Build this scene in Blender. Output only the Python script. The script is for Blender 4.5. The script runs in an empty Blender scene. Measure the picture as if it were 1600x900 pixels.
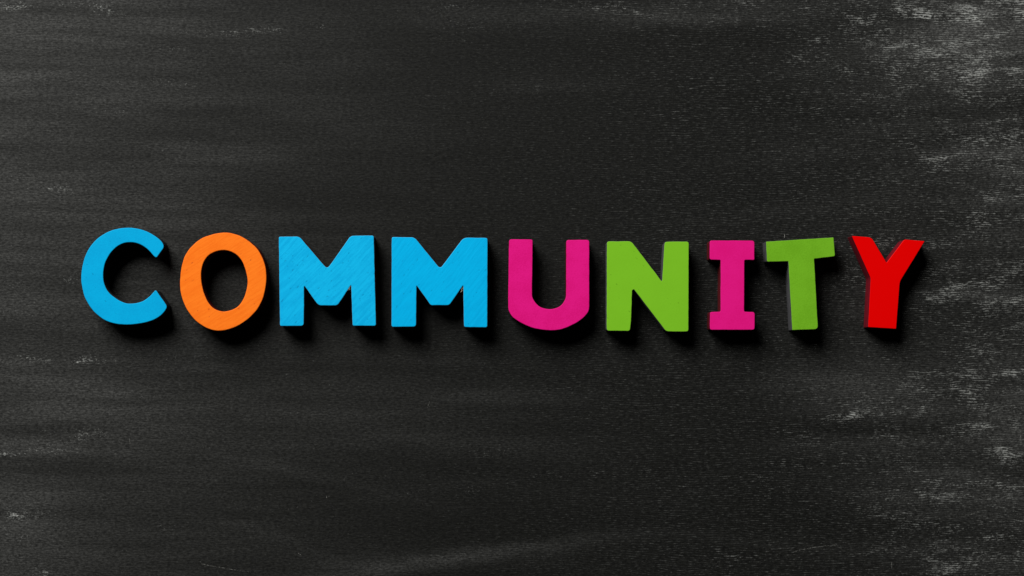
import bpy, bmesh, math, random
import numpy as np
from mathutils import Vector, noise as mnoise

random.seed(4)
np.random.seed(4)
scene = bpy.context.scene
C = scene.collection

# ---------------------------------------------------------------- camera, light, exposure
S = 0.0003                      # metres per photograph pixel on the board
D = 3060.0                      # camera height in the same unit
CX, CY = 780.0, 590.0           # foot of the optical axis (the photograph is a crop)
TH = 40.0                       # thickness of a wooden letter (about 12 mm)
cam_xy = ((CX - 800) * S, (450 - CY) * S)

cd = bpy.data.cameras.new('camera')
cd.sensor_width = 36.0
cd.lens = 18.0 / (800.0 / D)
cd.shift_x = (800 - CX) / 1600.0
cd.shift_y = (CY - 450) / 1600.0
cd.clip_start = 0.01
cd.clip_end = 20.0
cam = bpy.data.objects.new('camera', cd)
cam.location = (cam_xy[0], cam_xy[1], D * S)
C.objects.link(cam)
scene.camera = cam

w = bpy.data.worlds.new('World')
scene.world = w
w.use_nodes = True
w.node_tree.nodes['Background'].inputs['Color'].default_value = (0.9, 0.95, 1.0, 1)
w.node_tree.nodes['Background'].inputs['Strength'].default_value = 0.005

ld = bpy.data.lights.new('studio_lamp', 'AREA')
ld.shape = 'DISK'
ld.size = 1.22
ld.energy = 66.0
ld.color = (1.0, 0.99, 0.97)
lamp = bpy.data.objects.new('studio_lamp', ld)
lamp.location = (-0.82, 1.25, 1.30)
lamp.rotation_euler = (Vector((0, 0, 0)) - Vector(lamp.location)).to_track_quat('-Z', 'Y').to_euler()
C.objects.link(lamp)

scene.view_settings.view_transform = 'Standard'
scene.view_settings.look = 'None'
scene.view_settings.exposure = 0.0
scene.view_settings.gamma = 1.0

# ---------------------------------------------------------------- helpers
def new_mat(name):
    m = bpy.data.materials.new(name)
    m.use_nodes = True
    nt = m.node_tree
    return m, nt, nt.nodes['Principled BSDF']

class NB:
    """small node-building helper"""
    def __init__(self, nt): self.nt = nt
    def n(self, t, **kw):
        nd = self.nt.nodes.new(t)
        for k, v in kw.items(): setattr(nd, k, v)
        return nd
    def l(self, a, b): self.nt.links.new(a, b)
    def math(self, op, a, b=None, clamp=False, c=None):
        nd = self.n('ShaderNodeMath', operation=op, use_clamp=clamp)
        for i, v in enumerate((a, b, c)):
            if v is None: continue
            if isinstance(v, (int, float)): nd.inputs[i].default_value = v
            else: self.l(v, nd.inputs[i])
        return nd.outputs[0]
    def coords(self, rot=0.0, scale=(1, 1, 1), loc=(0, 0, 0)):
        """object coordinates counted in photograph pixels, turned, then stretched"""
        tc = self.n('ShaderNodeTexCoord')
        a = self.n('ShaderNodeMapping')
        a.inputs['Rotation'].default_value = (0, 0, rot)
        a.inputs['Location'].default_value = loc
        a.inputs['Scale'].default_value = (1 / S, 1 / S, 1 / S)
        self.l(tc.outputs['Object'], a.inputs['Vector'])
        b = self.n('ShaderNodeMapping')
        b.inputs['Scale'].default_value = scale
        self.l(a.outputs[0], b.inputs['Vector'])
        return b.outputs[0]
    def noise(self, vec, detail=2.0, rough=0.5, dist=0.0, scale=1.0):
        nd = self.n('ShaderNodeTexNoise')
        nd.inputs['Scale'].default_value = scale
        nd.inputs['Detail'].default_value = detail
        nd.inputs['Roughness'].default_value = rough
        nd.inputs['Distortion'].default_value = dist
        self.l(vec, nd.inputs['Vector'])
        return nd.outputs['Fac']
    def smooth(self, v, a, b, lo=0.0, hi=1.0):
        nd = self.n('ShaderNodeMapRange', interpolation_type='SMOOTHSTEP')
        for i, x in enumerate((a, b, lo, hi)):
            if isinstance(x, (int, float)): nd.inputs[i + 1].default_value = x
            else: self.l(x, nd.inputs[i + 1])
        self.l(v, nd.inputs[0])
        return nd.outputs[0]
    def mix(self, f, a, b):
        nd = self.n('ShaderNodeMix', data_type='RGBA')
        if isinstance(f, (int, float)): nd.inputs[0].default_value = f
        else: self.l(f, nd.inputs[0])
        for i, v in ((6, a), (7, b)):
            if isinstance(v, tuple): nd.inputs[i].default_value = (*v, 1)
            else: self.l(v, nd.inputs[i])
        return nd.outputs[2]

# ---------------------------------------------------------------- the blackboard
def board_material():
    m, nt, P = new_mat('worn_blackboard')
    b = NB(nt)
    at = b.n('ShaderNodeAttribute', attribute_name='chalk')
    ad = b.n('ShaderNodeAttribute', attribute_name='dust_and_light')
    aw = b.n('ShaderNodeAttribute', attribute_name='rib')
    chalk, dust_and_light, rib = at.outputs['Fac'], ad.outputs['Fac'], aw.outputs['Fac']
    # slightly wavy horizontal ribs of the board's paper face
    warp = b.noise(b.coords(scale=(0.012, 0.02, 1)), 2)
    sep = b.n('ShaderNodeSeparateXYZ'); b.l(b.coords(), sep.inputs[0])
    yy = b.math('ADD', sep.outputs[1], b.math('MULTIPLY', warp, 16.0))
    ph = b.math('MULTIPLY', yy, 2 * math.pi / 3.3)
    ribs = b.math('MULTIPLY_ADD', b.math('SINE', ph), 0.5, c=0.5)
    comb = b.n('ShaderNodeCombineXYZ')
    b.l(b.math('MULTIPLY', sep.outputs[0], 0.11), comb.inputs[0])
    b.l(b.math('MULTIPLY', yy, 0.40), comb.inputs[1])
    dash = b.noise(comb.outputs[0], 2.5, 0.6)
    grain = b.noise(b.coords(scale=(0.36, 0.48, 1)), 2.5, 0.65)
    fleck = b.noise(b.coords(scale=(0.30, 0.42, 1), loc=(11, 5, 0)), 1.5, 0.6, 0.5)
    patch = b.noise(b.coords(scale=(0.10, 0.16, 1), loc=(3, 60, 0)), 2, 0.55)
    fibre = b.noise(b.coords(scale=(0.16, 0.40, 1), loc=(40, 9, 0)), 3, 0.6, 0.4)
    blot = b.noise(b.coords(scale=(0.016, 0.045, 1)), 5, 0.62, 0.5)
    cloud = b.noise(b.coords(rot=0.03, scale=(0.0030, 0.026, 1), loc=(300, 77, 0)), 6, 0.62, 0.5)
    # height that chalk catches on
    hgt = b.math('ADD', b.math('MULTIPLY', dash, 0.62), b.math('MULTIPLY', grain, 0.38))
    hgt = b.math('ADD', hgt, b.math('MULTIPLY', b.math('MULTIPLY', b.math('SUBTRACT', ribs, 0.5), rib), b.smooth(patch, .35, .65, .03, .20)))
    # coverage: a chalk-density attribute broken by blotches
    cov = b.math('MULTIPLY', chalk, b.smooth(blot, 0.30, 0.72, 0.35, 1.5))
    thr = b.math('SUBTRACT', 0.645, b.math('MULTIPLY', cov, 0.24))
    hit = b.smooth(hgt, thr, b.math('ADD', thr, 0.22))
    faint = b.math('MULTIPLY', b.smooth(hgt, .50, .74), b.math('MULTIPLY_ADD', rib, 0.066, c=0.012))
    fcov = b.math('ADD', cov, b.math('MULTIPLY', b.math('SUBTRACT', patch, 0.5), 1.1))
    fthr = b.math('SUBTRACT', 0.685, b.math('MULTIPLY', b.math('MAXIMUM', fcov, 0.0), 0.20))
    fl = b.math('MULTIPLY', b.smooth(fleck, fthr, b.math('ADD', fthr, 0.17)), b.math('MULTIPLY_ADD', cov, 0.7, True, 0.10))
    faint = b.math('ADD', faint, b.math('MULTIPLY', fl, b.math('SUBTRACT', 1.05, b.math('MULTIPLY', rib, .62))))
    amt = b.math('ADD', faint, b.math('MULTIPLY', hit, b.math('MULTIPLY_ADD', cov, 0.64, True, 0.09)))
    # thin grey haze and painted light falloff over black base
    film_and_light = b.math('MULTIPLY', dust_and_light, b.smooth(cloud, 0.3, 0.7, 0.60, 1.40))
    film_and_light = b.math('MULTIPLY', film_and_light, b.smooth(fibre, 0.30, 0.70, 0.45, 1.55))
    film_and_light = b.math('MULTIPLY', film_and_light, b.smooth(fleck, 0.30, 0.70, 0.65, 1.35))
    film_and_light = b.math('MULTIPLY', film_and_light, b.smooth(ribs, 0.0, 1.0, 0.88, 1.1))
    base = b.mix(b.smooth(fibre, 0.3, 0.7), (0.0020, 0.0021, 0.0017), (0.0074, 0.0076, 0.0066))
    base = b.mix(b.math('MULTIPLY', film_and_light, 0.075, True), base, (0.43, 0.432, 0.415))
    col = b.mix(b.math('MULTIPLY', amt, 0.9, True), base, (0.36, 0.37, 0.35))
    b.l(col, P.inputs['Base Color'])
    b.l(b.smooth(amt, 0, 1, 0.62, 0.9), P.inputs['Roughness'])
    P.inputs['Specular IOR Level'].default_value = 0.10
    bh = b.math('ADD', b.math('MULTIPLY', fibre, 0.6), b.math('MULTIPLY', hgt, 0.8))
    bp = b.n('ShaderNodeBump'); bp.inputs['Strength'].default_value = 0.45
    bp.inputs['Distance'].default_value = 0.00022
    b.l(bh, bp.inputs['Height']); b.l(bp.outputs[0], P.inputs['Normal'])
    return m

def build_board():
    # a grid a good deal larger than the frame, with a turned-down edge
    x0, x1, y0, y1 = -700, 2300, -550, 1450
    st = 5.0
    nx, ny = int((x1 - x0) / st) + 1, int((y1 - y0) / st) + 1
    X, Y = np.meshgrid(np.linspace(x0, x1, nx), np.linspace(y0, y1, ny))
    def lattice(sx, sy, seed):
        r = np.random.RandomState(seed)
        gx, gy = int((x1 - x0) / sx) + 3, int((y1 - y0) / sy) + 3
        g = r.rand(gy, gx)
        fx, fy = (X - x0) / sx, (Y - y0) / sy
        ix, iy = fx.astype(int), fy.astype(int)
        tx, ty = fx - ix, fy - iy
        tx, ty = tx * tx * (3 - 2 * tx), ty * ty * (3 - 2 * ty)
        a = g[iy, ix] * (1 - tx) + g[iy, ix + 1] * tx
        c = g[iy + 1, ix] * (1 - tx) + g[iy + 1, ix + 1] * tx
        return a * (1 - ty) + c * ty
    wob = 9 * (lattice(60, 30, 1) - .5) + 8 * (lattice(22, 14, 2) - .5)
    wox = 45 * (lattice(70, 30, 3) - .5) + 20 * (lattice(20, 12, 5) - .5)
    def G(px, py, sx, sy, a, rot=0.0, sharp=0):
        u, v = X + wox - px, Y + wob * min(1, sy / 16) - py
        c_, s_ = math.cos(rot), math.sin(rot)
        uu, vv = (u * c_ + v * s_) / sx, (-u * s_ + v * c_) / sy
        if sharp: vv = np.where(vv > 0, vv * sharp, vv)
        return a * np.exp(-(uu * uu + vv * vv))
    chalk = 0.05 + 0 * X
    for g in [
        # upper right corner and the right border
        (1560, 8, 75, 30, 1.15), (1500, 28, 60, 10, .75, -.1), (1440, 12, 70, 16, .55), (1590, 60, 60, 60, .65),
        (1545, 45, 40, 30, .45), (1520, 110, 70, 30, .38), (1560, 115, 35, 14, .45), (1430, 60, 90, 14, .38), (1600, 185, 60, 14, .55),
        (1590, 215, 70, 14, .70), (1340, 45, 120, 30, .34), (1300, 110, 110, 16, .30), (1450, 80, 110, 40, .34),
        (1470, 135, 90, 20, .28), (1510, 250, 90, 20, .36), (1590, 290, 50, 40, .35), (1560, 330, 50, 22, .46),
        (1460, 120, 260, 110, .22), (1570, 350, 120, 260, .22), (1490, 245, 40, 12, .3),
        (1560, 468, 90, 7, .60), (1500, 450, 60, 14, .40), (1480, 480, 80, 30, .22), (1380, 383, 42, 9, .62), (1470, 390, 40, 14, .36),
        (1345, 425, 22, 30, .34), (1580, 540, 80, 40, .25),
        # bright scuff lower right and its neighbours
        (1352, 648, 22, 7, .95, 0, 2), (1385, 640, 55, 12, .48), (1290, 652, 80, 6, .42, 0, 2), (1395, 622, 50, 10, .30, -.2),
        (1460, 595, 110, 14, .38, -.22), (1530, 668, 22, 12, .55), (1525, 640, 30, 26, .35), (1590, 690, 26, 34, .62),
        (1570, 695, 40, 12, .4), (1430, 772, 60, 7, .52, -.05), (1520, 768, 40, 12, .40), (1480, 755, 90, 20, .25),
        (1560, 876, 70, 16, .52), (1510, 893, 60, 8, .50), (1590, 600, 60, 20, .34), (1560, 590, 40, 20, .25),
        (1500, 860, 150, 40, .26), (1450, 820, 140, 50, .16), (1370, 800, 40, 14, .25), (1500, 700, 200, 160, .14),
        (1290, 700, 90, 40, .14),
        # along the top and the middle
        (905, 8, 40, 6, .42), (985, 18, 50, 7, .40), (1060, 30, 120, 12, .24), (1150, 8, 160, 10, .32), (1000, 8, 320, 26, .16),
        (420, 48, 18, 4, .50), (505, 38, 20, 6, .34), (690, 10, 60, 12, .26), (740, 42, 60, 30, .16), (980, 118, 70, 7, .18),
        (1090, 140, 50, 8, .18), (1060, 178, 60, 6, .22), (850, 140, 70, 10, .17), (770, 140, 60, 16, .14),
        # left side scuffs
        (0, 8, 60, 9, .60), (135, 10, 70, 8, .50, .1), (180, 20, 40, 5, .36), (75, 62, 6, 8, .5), (110, 60, 24, 6, .32),
        (255, 12, 26, 4, .42), (300, 52, 60, 5, .34), (270, 78, 70, 7, .30), (300, 52, 12, 6, .3), (355, 48, 50, 7, .34), (390, 45, 24, 4, .36),
        (270, 130, 60, 14, .22), (290, 145, 20, 12, .26), (140, 132, 20, 4, .30), (190, 172, 60, 4, .22),
        (38, 278, 30, 5, .60, 0, 1.5), (110, 295, 26, 6, .38), (60, 300, 40, 7, .34), (20, 450, 26, 6, .48), (25, 485, 50, 9, .30),
        (115, 438, 20, 9, .42), (60, 490, 20, 4, .3), (45, 540, 16, 6, .42), (60, 560, 80, 7, .32), (10, 565, 60, 4, .4),
        (28, 711, 46, 6, .95, 0, 4), (85, 704, 40, 12, .42, 0, 2.5), (120, 680, 40, 10, .42), (150, 692, 34, 6, .34, .2), (50, 690, 60, 16, .22, 0, 3),
        (170, 697, 40, 3, .34), (5, 805, 14, 9, .62), (50, 800, 50, 12, .32), (65, 893, 14, 7, .50), (55, 865, 12, 8, .34), (0, 850, 60, 60, .22),
        (280, 822, 30, 5, .28), (300, 560, 60, 6, .20), (100, 565, 60, 4, .30), (220, 620, 50, 4, .20),
        # bottom and centre
        (700, 865, 110, 10, .26, -.12), (1000, 740, 120, 6, .24), (880, 742, 60, 5, .22), (730, 760, 70, 12, .22),
        (950, 612, 70, 7, .22), (880, 605, 60, 9, .22), (960, 652, 50, 4, .26), (1110, 665, 40, 6, .16), (1150, 880, 90, 14, .28),
        (740, 705, 60, 9, .20), (1090, 760, 60, 4, .22), (1180, 745, 20, 4, .34), (1250, 620, 60, 8, .14),
        (660, 740, 60, 6, .14), (1240, 535, 60, 10, .2), (820, 710, 90, 8, .18), (1210, 760, 50, 20, .2),
    ]:
        chalk += G(*g)
    chalk *= np.where(X > 1200, .88, 1.0)
    chalk *= np.where(X < 560, np.where(Y < 100, 1.3, 1.6), 1.0)
    chalk *= 1 - .26 * np.clip((X - 1330) / 80, 0, 1) * np.clip((280 - Y) / 60, 0, 1)
    chalk += 0.19 * np.clip((X - 1120) / 300, 0, 1) * (0.5 + lattice(120, 40, 17)) + .05 * np.clip((X - 700) / 300, 0, 1)
    chalk *= 0.60 + 0.45 * lattice(34, 9, 11) + .35 * lattice(110, 16, 12)
    # the surroundings go on with scuffs of the same kind
    out = np.clip(np.maximum.reduce([-X, X - 1600, -Y, Y - 900]) / 120.0, 0, 1)
    far = np.clip(lattice(240, 70, 21) * .9 + lattice(90, 30, 22) * .4 - .45, 0, 1) * .8
    chalk = 1.15 * (1 - np.exp(-chalk / 1.15))
    chalk = chalk * (1 - out) + (0.07 + far) * out
    # grey chalk haze, plus lamp falloff painted in as lightening to the left
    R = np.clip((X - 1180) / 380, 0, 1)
    dust_and_light = 0.035 + 0.52 * np.clip((760 - X) / 900, 0, 1) ** 1.3 + .26 * R
    for g in [
        (60, 60, 330, 160, .20), (730, 868, 200, 13, .36, -.12), (590, 888, 130, 12, .26, -.14), (860, 850, 120, 8, .16, -.08), (500, 745, 150, 9, .14, .22), (420, 840, 120, 8, .12, .30), (640, 770, 130, 9, .10, -.15), (250, 230, 200, 10, .12, .10), (150, 345, 200, 12, .12, -.06), (930, 60, 200, 10, .10, .06), (1050, 30, 240, 10, .16, .04), (1250, 330, 160, 12, .10, -.1), (1290, 230, 160, 14, .12, -.15), (1100, 840, 180, 9, .10, .1), (640, 560, 160, 8, .08, .05), (40, 300, 260, 90, .24), (30, 702, 150, 22, .20), (10, 800, 110, 70, .16), (60, 480, 120, 90, .12), (90, 875, 140, 26, .14), (120, 60, 260, 20, .10), (330, 120, 160, 60, .08), (60, 620, 300, 70, .18), (200, 640, 330, 50, .08),
        (30, 780, 110, 40, .10), (560, 88, 60, 16, .14), (480, 190, 200, 26, .08), (1000, 24, 240, 16, .24), (860, 133, 120, 16, .10),
        (1330, 600, 120, 30, .38), (1400, 632, 110, 16, .20), (1500, 60, 170, 60, .42), (1570, 20, 90, 30, .55), (1520, 100, 90, 40, .25),
        (1590, 640, 60, 70, .34), (1480, 760, 120, 26, .26), (1540, 870, 120, 24, .18), (1560, 460, 100, 10, .28),
        (1370, 130, 160, 40, .14), (690, 640, 200, 50, .14), (560, 690, 180, 34, .12), (700, 872, 130, 12, .22), (870, 700, 120, 20, .10),
        (820, 620, 120, 12, .09), (760, 610, 60, 10, .10), (950, 770, 160, 20, .06), (1180, 8, 200, 14, .18), (1500, 700, 160, 80, .12),
        (1420, 540, 80, 14, .12), (1580, 300, 60, 80, .22), (1540, 240, 90, 16, .2), (1330, 700, 140, 30, .10),
        (720, 22, 120, 20, .10), (1010, 560, 160, 16, .05), (1400, 460, 60, 60, .1),
        (150, 190, 240, 12, -.10), (100, 15, 0.1, 0.1, 0), (120, 118, 90, 12, -.08), (90, 22, 60, 10, -.10), (60, 720, 160, 16, -.10, 0, .6),
        (1010, 65, 200, 18, -.10), (1280, 800, 120, 40, -.07), (1240, 160, 180, 20, -.08), (1380, 672, 120, 9, -.18), (900, 820, 260, 16, -.07),
    ]:
        dust_and_light += G(*g)
    dust_and_light = np.clip(dust_and_light, 0.02, 2) * (0.74 + .26 * lattice(180, 46, 31) + .32 * lattice(240, 12, 32)) * (0.82 + .36 * lattice(110, 8, 33))
    rib = np.clip(0.28 + 0.9 * np.clip((X - 560) / 500, 0, 1) + .25 * (lattice(200, 90, 41) - .5), 0, 1.2)
    co = np.stack([(X.ravel() - 800) * S, (450 - Y.ravel()) * S, 0 * X.ravel()], 1)
    idx = np.arange(nx * ny).reshape(ny, nx)
    q = np.stack([idx[:-1, :-1], idx[1:, :-1], idx[1:, 1:], idx[:-1, 1:]], -1).reshape(-1, 4)
    rim = list(idx[0, :]) + list(idx[1:, -1]) + list(idx[-1, -2::-1]) + list(idx[-2:0:-1, 0])
    base = co[rim].copy(); base[:, 2] = -0.012
    n0 = len(co); nr = len(rim)
    verts = np.vstack([co, base])
    faces = [tuple(int(i) for i in f) for f in q]
    for i in range(nr):
        j = (i + 1) % nr
        faces.append((int(rim[i]), int(rim[j]), n0 + j, n0 + i))
    faces.append(tuple(n0 + i for i in range(nr)))
    me = bpy.data.meshes.new('blackboard')
    me.from_pydata([tuple(v) for v in verts], [], faces)
    for nm, arr in (('chalk', chalk), ('dust_and_light', dust_and_light), ('rib', rib)):
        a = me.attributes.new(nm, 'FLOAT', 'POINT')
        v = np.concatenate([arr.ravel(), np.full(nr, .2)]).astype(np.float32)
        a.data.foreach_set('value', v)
    me.materials.append(board_material())
    o = bpy.data.objects.new('blackboard', me)
    o['kind'] = 'structure'
    C.objects.link(o)
    return o

board = build_board()

def chalk_mark(path, width, mat):
    """a thin raised line of chalk caught in a scratch of the board"""
    bm = bmesh.new(); prev = None; n = len(path)
    P = [Vector(((x - 800) * S, (450 - y) * S)) for x, y in path]
    for i, p in enumerate(P):
        t = (P[min(i + 1, n - 1)] - P[max(i - 1, 0)]).normalized()
        nn = Vector((-t.y, t.x)) * width * S * .5 * (.3 + .7 * math.sin(math.pi * (i + .5) / n)) * random.uniform(.6, 1.3)
        r = [bm.verts.new((p.x + nn.x, p.y + nn.y, -.00002)), bm.verts.new((p.x, p.y, .00005)), bm.verts.new((p.x - nn.x, p.y - nn.y, -.00002))]
        if prev:
            bm.faces.new((prev[0], prev[1], r[1], r[0])); bm.faces.new((prev[1], prev[2], r[2], r[1])); bm.faces.new((prev[2], prev[0], r[0], r[2]))
        else: bm.faces.new(r)
        prev = r
    bm.faces.new(prev[::-1])
    bmesh.ops.recalc_face_normals(bm, faces=bm.faces)
    me = bpy.data.meshes.new('chalk_mark'); bm.to_mesh(me); bm.free(); me.materials.append(mat)
    o = bpy.data.objects.new('chalk_mark', me); o.parent = board; C.objects.link(o)

cm, cnt, cP = new_mat('chalk_in_scratch')
cb = NB(cnt)
cb.l(cb.mix(cb.smooth(cb.noise(cb.coords(scale=(.3, .3, .3)), 3, .6), .42, .62), (.015, .015, .013), (.22, .22, .20)), cP.inputs['Base Color'])
cP.inputs['Roughness'].default_value = .95
chalk_mark([(1594, 671), (1594.5, 678), (1595, 685), (1595.2, 693)], 1.2, cm)
chalk_mark([(1393, 878), (1393.3, 883), (1393.6, 888)], 1.1, cm)
chalk_mark([(315, 881), (328, 884), (342, 886), (358, 889), (376, 892), (392, 894)], .8, cm)
chalk_mark([(672, 625), (670, 631), (668, 637)], .7, cm)
chalk_mark([(466, 864), (468, 866), (471, 868)], 1.3, cm)
chalk_mark([(1225, 365), (1226, 368), (1225.6, 372)], 1.4, cm)
chalk_mark([(510, 774), (510.4, 778)], 1.4, cm)
chalk_mark([(202, 685), (203, 692), (204, 697)], .8, cm)
chalk_mark([(1240, 862), (1262, 857), (1290, 853), (1312, 851)], .7, cm)
chalk_mark([(1508, 806), (1520, 803), (1530, 799)], .9, cm)
# a curled smear of chalk between the arms of the Y
chalk_mark([(1373, 380), (1373.4, 382.5), (1373.2, 385)], 1.3, cm)
chalk_mark([(1376, 380), (1376.2, 383)], 1.2, cm)
chalk_mark([(1380, 382), (1379, 384), (1381, 386), (1383, 388)], 1.3, cm)
chalk_mark([(1378, 389), (1381, 389.3), (1383, 389)], 1.3, cm)

# ---------------------------------------------------------------- outlines (front faces, in photograph pixels)
def fillet(P):
    """closed polygon of (x, y, radius) -> points with rounded corners"""
    out = []
    n = len(P)
    for i in range(n):
        p0, p, p1 = Vector(P[i - 1][:2]), Vector(P[i][:2]), Vector(P[(i + 1) % n][:2])
        r = P[i][2]
        a, c = (p0 - p), (p1 - p)
        la, lc = a.length, c.length
        a.normalize(); c.normalize()
        t = min(r, la * .45, lc * .45)
        A, B = p + a * t, p + c * t
        k = 7
        for j in range(k + 1):
            u = j / k
            out.append(A * (1 - u) ** 2 + p * 2 * u * (1 - u) + B * u * u)
    return out

def smooth_path(P):
    """closed path; entries (x, y) are passed smoothly, entries (x, y, r) are rounded corners"""
    n = len(P)
    dense = []
    corner = [len(p) == 3 for p in P]
    for i in range(n):
        p1, p2 = P[i], P[(i + 1) % n]
        a, b = Vector(p1[:2]), Vector(p2[:2])
        m1 = (b - Vector(P[i - 1][:2])) * .5 if not corner[i] else (b - a)
        m2 = (Vector(P[(i + 2) % n][:2]) - a) * .5 if not corner[(i + 1) % n] else (b - a)
        L = (b - a).length
        for m_ in (m1, m2):
            if m_.length > 1.3 * L: m_ *= 1.3 * L / m_.length
        k = 1 if (corner[i] and corner[(i + 1) % n]) else max(3, int(L / 9))
        for j in range(k):
            t = j / k
            q = a * (2*t**3 - 3*t**2 + 1) + m1 * (t**3 - 2*t**2 + t) + b * (-2*t**3 + 3*t**2) + m2 * (t**3 - t**2)
            dense.append((q.x, q.y, P[i][2] if (corner[i] and j == 0) else 0))
    out = []
    m = len(dense)
    for i, (x, y, r) in enumerate(dense):
        if r == 0: out.append(Vector((x, y))); continue
        p = Vector((x, y))
        def walk(step):
            left, cur, k = r, p, i
            while True:
                k = (k + step) % m
                q = Vector(dense[k][:2]); d = (q - cur).length
                if d >= left or dense[k][2] > 0: return cur + (q - cur) * min(left / d, .45 if dense[k][2] > 0 else 1.0), 0
                left -= d; cur = q
        A, B = walk(-1)[0], walk(1)[0]
        out.append(('cut', p, A, B, r))
    # drop dense points swallowed by a rounded corner
    res = []
    cuts = [o for o in out if isinstance(o, tuple)]
    for o in out:
        if isinstance(o, tuple):
            _, p, A, B, r = o
            for j in range(8):
                u = j / 7
                res.append(A * (1 - u) ** 2 + p * 2 * u * (1 - u) + B * u * u)
        else:
            if all((o - c[1]).length > min(c[4], max((c[2] - c[1]).length, (c[3] - c[1]).length)) * .98 for c in cuts):
                res.append(o)
    return res

def resample(pts, step=1.6, jit=0.16, seed=0.0):
    """even spacing plus the slight unevenness of a sawn and sanded edge"""
    out = []
    n = len(pts)
    for i in range(n):
        a, b = pts[i], pts[(i + 1) % n]
        L = (b - a).length
        if L < 1e-5: continue
        k = max(1, int(L / step))
        for j in range(k):
            out.append(a + (b - a) * (j / k))
    res = []
    m = len(out)
    for i, p in enumerate(out):
        t = out[(i + 1) % m] - out[i - 1]
        if t.length < 1e-6: res.append(p); continue
        nrm = Vector((-t.y, t.x)).normalized()
        d = jit * (mnoise.noise((p.x * .10, p.y * .10, seed)) * 1.6 + mnoise.noise((p.x * .45, p.y * .45, seed + 5)) * .8)
        res.append(p + nrm * d)
    return res

def crop(P, x0, y0, k=4.5):
    return [((p[0] / k + x0, p[1] / k + y0) + ((p[2] / k,) if len(p) == 3 else ())) for p in P]

C_OUT = crop([(661,205,20),(640,165),(590,125),(530,93),(470,76),(405,70),(340,76),(270,97),(205,135),(150,188),(110,255),
    (86,330),(75,405),(80,480),(100,560),(140,630),(190,685),(250,725),(320,747),(400,753),(470,748),(540,735),(600,712),
    (650,675),(684,626,22),(600,506,14),(560,550),(520,580),(480,597),(430,603),(385,600),(330,573),(280,535),(250,495),
    (233,440),(232,380),(245,320),(275,260),(320,210),(370,182),(420,174),(470,181),(520,205),(560,240),(588,272),(606,284,10)], 110, 340)
O_OUT = crop([(375,103),(430,112),(490,135),(550,175),(600,225),(635,290),(655,360),(659,430),(650,510),(630,580),(595,645),
    (540,705),(470,755),(400,785),(335,797),(280,792),(220,768),(160,725),(110,665),(75,600),(55,530),(49,460),(55,380),
    (72,300),(100,240),(150,183),(210,140),(280,116),(330,106)], 270, 340)
O_IN = crop([(362,230),(410,240),(455,268),(490,315),(510,370),(524,440),(518,500),(500,560),(465,615),(420,645),(365,658),
    (310,648),(265,615),(235,565),(212,500),(200,430),(203,365),(220,310),(255,265),(305,238)], 270, 340)
M1_OUT = crop([(46,110,12),(192,108,22),(388,336,26),(552,103,24),(717,101,16),(733,740,16),(565,740,14),(555,455,3),(462,597,20),
    (325,597,26),(228,460,5),(225,740,22),(54,742,16)], 425, 345)
M2_OUT = crop([(52,112,16),(215,114,26),(395,334,24),(558,116,30),(730,118,18),(728,751,16),(560,749,16),(556,457,4),(460,595,18),
    (328,595,14),(230,457,5),(227,746,22),(51,748,16)], 600, 345)
U_OUT = crop([(68,129,20),(236,130,14),(234,330),(232,520),(245,560),(275,595),(310,613),(350,620),(390,615),(425,600),(453,570),
    (468,530),(470,330),(471,133,20),(635,133,22),(634,330),(634,590),(630,632),(608,665),(570,700),(510,735),(440,762),(380,771),
    (300,766),(220,748),(150,715),(98,680),(70,640),(63,600),(64,400)], 780, 345)
N_OUT = crop([(59,144,18),(232,143,26),(447,427,12),(465,146,20),(636,145,18),(634,780,18),(477,779,22),(250,482,10),(238,490,10),
    (231,700,30),(222,775,18),(57,774,20)], 935, 345)
I_OUT = crop([(84,137,18),(401,138,22),(400,276,10),(330,276,8),(328,638,8),(403,640,20),(402,768,20),(85,768,18),(86,640,14),
    (160,637,8),(161,276,8),(83,274,16)], 1090, 345)
T_OUT = crop([(75,146,4),(552,116,8),(562,250,14),(415,267,6),(442,762,26),(260,769,5),(233,285,4),(83,289,12)], 1180, 345)
Y_OUT = crop([(72,106,5),(210,117,24),(316,294,6),(440,131,14),(585,143,7),(410,428,22),(384,760,6),(187,748,5),(205,403,12)], 1315, 345)

# ---------------------------------------------------------------- letter materials
def srgb(r, g, b_):
    f = lambda c: ((c / 255 + .055) / 1.055) ** 2.4 if c > 10 else c / 255 / 12.92
    return (f(r), f(g), f(b_))

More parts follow.
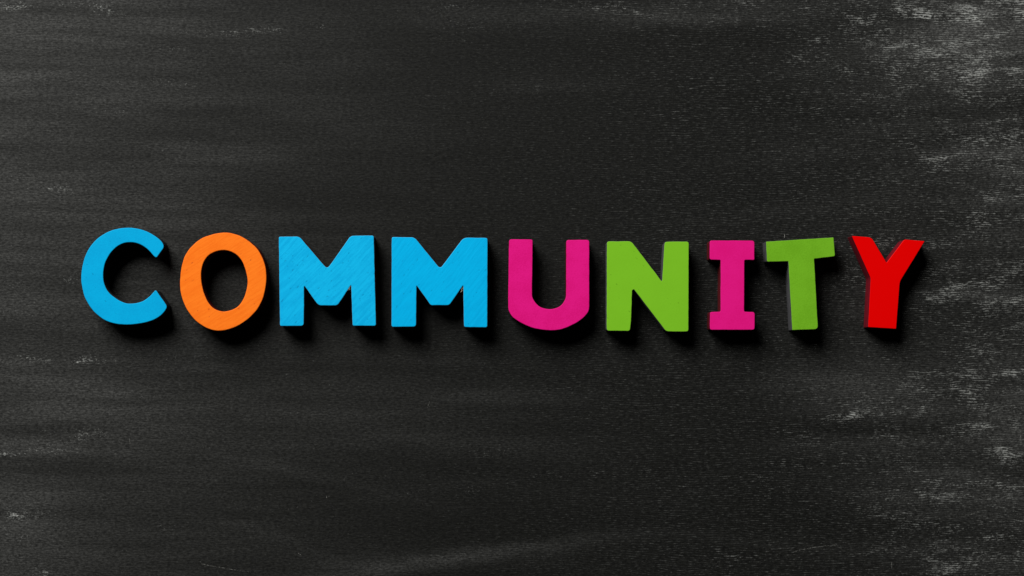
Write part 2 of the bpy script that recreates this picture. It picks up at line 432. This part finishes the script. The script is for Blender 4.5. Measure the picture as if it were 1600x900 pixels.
def paint(name, col, dark, brush=None, speck=0.0, mott=0.35, rough=0.5, bump=0.25, speck_col=None):
    m, nt, P = new_mat(name)
    b = NB(nt)
    cl = b.noise(b.coords(scale=(.03, .03, .03)), 3, .55)
    gr = b.noise(b.coords(scale=(.42, .42, .42), loc=(7, 3, 0)), 3, .65)
    v = b.math('ADD', b.math('MULTIPLY', cl, .5), b.math('MULTIPLY', gr, .5))
    hb = gr
    if brush is not None:
        st = b.noise(b.coords(rot=brush, scale=(.03, .26, .2)), 3, .55, .4)
        v = b.math('ADD', b.math('MULTIPLY', v, .5), b.math('MULTIPLY', st, .5))
        hb = b.math('ADD', b.math('MULTIPLY', gr, .5), b.math('MULTIPLY', st, 1.1))
    f = b.math('MULTIPLY', b.smooth(v, .40, .62), mott)
    c = b.mix(f, col, dark)
    if speck > 0:
        # pinholes where the paint did not close over the grain
        pit = b.noise(b.coords(rot=brush or .6, scale=(.13, .26, 1), loc=(13, 57, 0)), 1.0, .5)
        sel = b.noise(b.coords(scale=(.035, .035, 1), loc=(90, 41, 0)), 2)
        th = b.math('SUBTRACT', .80 - .09 * speck, b.math('MULTIPLY', sel, .12))
        s = b.smooth(pit, th, b.math('ADD', th, .05))
        c = b.mix(b.math('MULTIPLY', s, .6), c, speck_col or tuple(x * .62 for x in dark))
        hb = b.math('SUBTRACT', hb, b.math('MULTIPLY', s, .3))
    b.l(c, P.inputs['Base Color'])
    P.inputs['Roughness'].default_value = rough
    P.inputs['Specular IOR Level'].default_value = 0.05
    bp = b.n('ShaderNodeBump'); bp.inputs['Strength'].default_value = bump
    bp.inputs['Distance'].default_value = 0.00012
    b.l(hb, bp.inputs['Height']); b.l(bp.outputs[0], P.inputs['Normal'])
    return m

def wood_side(name, c1, c2):
    """stained side of a sawn letter, layered along its thickness"""
    m, nt, P = new_mat(name)
    b = NB(nt)
    lay = b.noise(b.coords(scale=(.02, .02, .22)), 3, .6, .3)
    gr = b.noise(b.coords(scale=(.25, .25, .4)), 3, .6)
    c = b.mix(b.smooth(b.math('ADD', b.math('MULTIPLY', lay, .6), b.math('MULTIPLY', gr, .4)), .35, .65), c1, c2)
    b.l(c, P.inputs['Base Color'])
    P.inputs['Roughness'].default_value = .7
    P.inputs['Specular IOR Level'].default_value = 0.15
    bp = b.n('ShaderNodeBump'); bp.inputs['Strength'].default_value = .3
    bp.inputs['Distance'].default_value = 0.0001
    b.l(gr, bp.inputs['Height']); b.l(bp.outputs[0], P.inputs['Normal'])
    return m

BLUE = paint('blue_paint_smooth', (.000, .365, .675), (.000, .29, .58), None, .12, .5, bump=.25)
BLUEB = paint('blue_paint_brushed', (.004, .43, .76), (.000, .31, .62), math.radians(-46), .62, .6, bump=.45)
BLUEM = paint('blue_paint_mottled', (.000, .41, .76), (.000, .33, .65), math.radians(-52), .4, .5, bump=.5)
ORANGE = paint('orange_paint', (.90, .19, .012), (.80, .13, .005), math.radians(-32), .25, .55, bump=.35, speck_col=(.35, .05, .012))
PINK = paint('pink_paint', (.70, .008, .205), (.62, .004, .160), None, 0, .75, bump=.35)
PINKI = paint('pink_paint_matt', (.71, .008, .205), (.65, .004, .165), None, 0, .6, bump=.15)
GREEN = paint('light_green_paint', (.18, .47, .017), (.16, .42, .014), None, .12, .3, bump=.18)
GREENT = paint('deep_green_paint', (.157, .41, .016), (.130, .35, .011), None, 0, .8, bump=.35)
RED = paint('red_paint', (.74, .0, .0), (.72, .0, .0), None, 0, .2, bump=.08, rough=.4)

S_BLUE = wood_side('stained_side_dark', (.012, .012, .013), (.03, .028, .028))
S_BROWN = wood_side('stained_side_brown', (.03, .012, .006), (.07, .028, .014))
S_MAROON = wood_side('stained_side_maroon', (.06, .003, .004), (.11, .006, .010))
S_RED = wood_side('stained_side_red', (.11, .002, .006), (.18, .004, .014))
S_GREY = wood_side('stained_side_grey', (.045, .045, .049), (.085, .085, .089))
DARKC, ntc, Pc = new_mat('bare_crack'); Pc.inputs['Base Color'].default_value = (.20, .035, .012, 1); Pc.inputs['Roughness'].default_value = .9
CHIP, ntk, Pk = new_mat('torn_wood_fibre'); Pk.inputs['Base Color'].default_value = (.20, .15, .11, 1); Pk.inputs['Roughness'].default_value = .9
nbk = NB(ntk); nbk.l(nbk.mix(nbk.smooth(nbk.noise(nbk.coords(scale=(.5, .5, .5)), 3), .4, .6), (.10, .08, .06), (.34, .27, .22)), Pk.inputs['Base Color'])
nbc = NB(ntc); nbc.l(nbc.mix(nbc.smooth(nbc.noise(nbc.coords(scale=(.5, .5, .5)), 3), .4, .6), (.14, .02, .008), (.40, .08, .02)), Pc.inputs['Base Color'])

KF = (D - TH) / D
def front_xy(px, py):
    """a point of a front face, TH above the board, from its place in the photograph"""
    return (cam_xy[0] + (px - CX) * S * KF, cam_xy[1] - (py - CY) * S * KF)

def make_letter(label, loops, face_mat, side_mat, lip=0.5, bev=0.9, seed=0.0, jit=0.16):
    pts = [[Vector(front_xy(p.x, p.y)) for p in resample(lp, 1.6, jit, seed + 3 * i)] for i, lp in enumerate(loops)]
    xs = [p.x for p in pts[0]]; ys = [p.y for p in pts[0]]
    cx, cy = (min(xs) + max(xs)) / 2, (min(ys) + max(ys)) / 2
    root = bpy.data.objects.new('wooden_letter', None)
    root.empty_display_size = .01
    root.location = (cx, cy, 0.00005)
    root['label'] = label; root['category'] = 'letter'; root['group'] = 'painted wooden letters laid out in a row on the blackboard'
    C.objects.link(root)
    cu = bpy.data.curves.new('outline', 'CURVE')
    cu.dimensions = '2D'; cu.fill_mode = 'BOTH'
    h = TH * S; bv = bev * S
    cu.extrude = h / 2 - bv
    cu.bevel_depth = bv; cu.bevel_resolution = 2; cu.offset = -bv
    for lp in pts:
        sp = cu.splines.new('POLY'); sp.points.add(len(lp) - 1)
        for k, p in enumerate(lp): sp.points[k].co = (p.x - cx, p.y - cy, 0, 1)
        sp.use_cyclic_u = True
    tmp = bpy.data.objects.new('outline', cu); C.objects.link(tmp)
    dg = bpy.context.evaluated_depsgraph_get(); dg.update()
    me = bpy.data.meshes.new_from_object(tmp.evaluated_get(dg))
    bpy.data.objects.remove(tmp)
    bm = bmesh.new(); bm.from_mesh(me)
    bmesh.ops.remove_doubles(bm, verts=bm.verts, dist=1e-7)
    for v in bm.verts: v.co.z += h / 2
    zc = h - lip * S
    bmesh.ops.bisect_plane(bm, geom=bm.verts[:] + bm.edges[:] + bm.faces[:], plane_co=(0, 0, zc), plane_no=(0, 0, 1), dist=1e-8)
    for nm, keep_top, mt in (('wooden_body', False, side_mat), ('painted_face', True, face_mat)):
        b2 = bm.copy()
        kill = [f for f in b2.faces if (f.calc_center_median().z > zc) != keep_top]
        bmesh.ops.delete(b2, geom=kill, context='FACES')
        for f in b2.faces: f.smooth = abs(f.normal.z) < .98
        if not keep_top:
            # close the block just under the coat of paint
            ed = [e for e in b2.edges if e.is_boundary]
            for lay in (0,):
                bmesh.ops.triangle_fill(b2, use_beauty=True, use_dissolve=False, edges=ed)
        bmesh.ops.recalc_face_normals(b2, faces=b2.faces)
        if keep_top:
            up = sum(f.normal.z * f.calc_area() for f in b2.faces)
            if up < 0: bmesh.ops.reverse_faces(b2, faces=b2.faces)
        m2 = bpy.data.meshes.new(nm); b2.to_mesh(m2); b2.free()
        m2.materials.append(mt)
        o = bpy.data.objects.new(nm, m2); o.parent = root
        C.objects.link(o)
        if keep_top: face = o
    bm.free()
    return root, face, (cx, cy)

def sliver(root, parent, ctr, name, path, width, mat, height=0.25, z0=None):
    """thin uneven ridge following a short path on or beside a front face"""
    bm = bmesh.new()
    z = (TH if z0 is None else z0) * S
    prev = None
    P = [Vector(front_xy(*p)) - Vector(ctr) for p in path]
    n = len(P)
    for i, p in enumerate(P):
        t = (P[min(i + 1, n - 1)] - P[max(i - 1, 0)]).normalized()
        nn = Vector((-t.y, t.x)) * width * S * .5 * (0.35 + .65 * math.sin(math.pi * (i + .5) / n)) * random.uniform(.7, 1.2)
        r = [bm.verts.new((p.x + nn.x, p.y + nn.y, z - .3 * S)), bm.verts.new((p.x, p.y, z + height * S)), bm.verts.new((p.x - nn.x, p.y - nn.y, z - .3 * S))]
        if prev:
            bm.faces.new((prev[0], prev[1], r[1], r[0])); bm.faces.new((prev[1], prev[2], r[2], r[1])); bm.faces.new((prev[2], prev[0], r[0], r[2]))
        else: bm.faces.new(r)
        prev = r
    bm.faces.new(prev[::-1])
    bmesh.ops.recalc_face_normals(bm, faces=bm.faces)
    me = bpy.data.meshes.new(name); bm.to_mesh(me); bm.free(); me.materials.append(mat)
    o = bpy.data.objects.new(name, me); o.parent = parent; C.objects.link(o)

make_letter('bright blue wooden letter C with rounded ends, leftmost in the row', [smooth_path(C_OUT)], BLUE, S_BLUE, lip=.4, bev=1.2, seed=1)
r, f, c = make_letter('orange wooden letter O with a small crack at its upper right', [smooth_path(O_OUT), smooth_path(O_IN)], ORANGE, S_MAROON, lip=.38, bev=1.5, seed=2)
q = lambda L, x0, y0: [(x / 4.5 + x0, y / 4.5 + y0) for x, y in L]
sliver(r, f, c, 'crack', q([(462,178),(475,176),(490,174),(508,170)], 270, 340), 0.9, DARKC, .05)
sliver(r, f, c, 'crack', q([(512,168),(522,162),(534,168)], 270, 340), 0.8, DARKC, .05)
sliver(r, f, c, 'crack', q([(402,782),(418,770),(438,758)], 270, 340), 0.9, DARKC, .05)
sliver(r, f, c, 'crack', q([(350,787),(370,785),(386,784)], 270, 340), 0.8, DARKC, .05)
r, f, c = make_letter('blue wooden letter M streaked with diagonal brush marks, right of the orange O', [fillet(M1_OUT)], BLUEB, S_BROWN, lip=.32, bev=1.4, seed=3)
sliver(r, r, c, 'splinter', q([(553,458),(546,470),(538,482),(528,492)], 425, 345), 1.3, CHIP, .2, TH - .5)
sliver(r, r, c, 'splinter', q([(552,470),(545,484),(536,490)], 425, 345), 1.0, CHIP, .2, TH - 1.2)
r, f, c = make_letter('evenly painted blue wooden letter M, left of the pink U', [fillet(M2_OUT)], BLUEM, S_BROWN, lip=.32, bev=1.4, seed=4)
sliver(r, r, c, 'splinter', q([(552,470),(545,482),(548,492),(540,503)], 600, 345), 1.5, CHIP, .2, TH - 1.5)
sliver(r, r, c, 'splinter', q([(556,462),(555,478),(558,496)], 600, 345), 1.3, CHIP, .2, TH - 1.0)
make_letter('magenta pink wooden letter U with a rounded bottom', [smooth_path(U_OUT)], PINK, S_MAROON, lip=.3, bev=1.1, seed=5)
make_letter('light green wooden letter N between the pink U and the pink I', [fillet(N_OUT)], GREEN, S_GREY, lip=.3, bev=1.0, seed=6)
make_letter('magenta pink wooden letter I with square serifs', [fillet(I_OUT)], PINKI, S_MAROON, lip=.3, bev=1.1, seed=7)
make_letter('darker green wooden letter T, slightly tilted, showing its grey left side', [fillet(T_OUT)], GREENT, S_GREY, lip=.3, seed=8)
make_letter('red wooden letter Y with dark red sides, rightmost in the row', [fillet(Y_OUT)], RED, S_RED, lip=.5, bev=.8, seed=9, jit=.1)
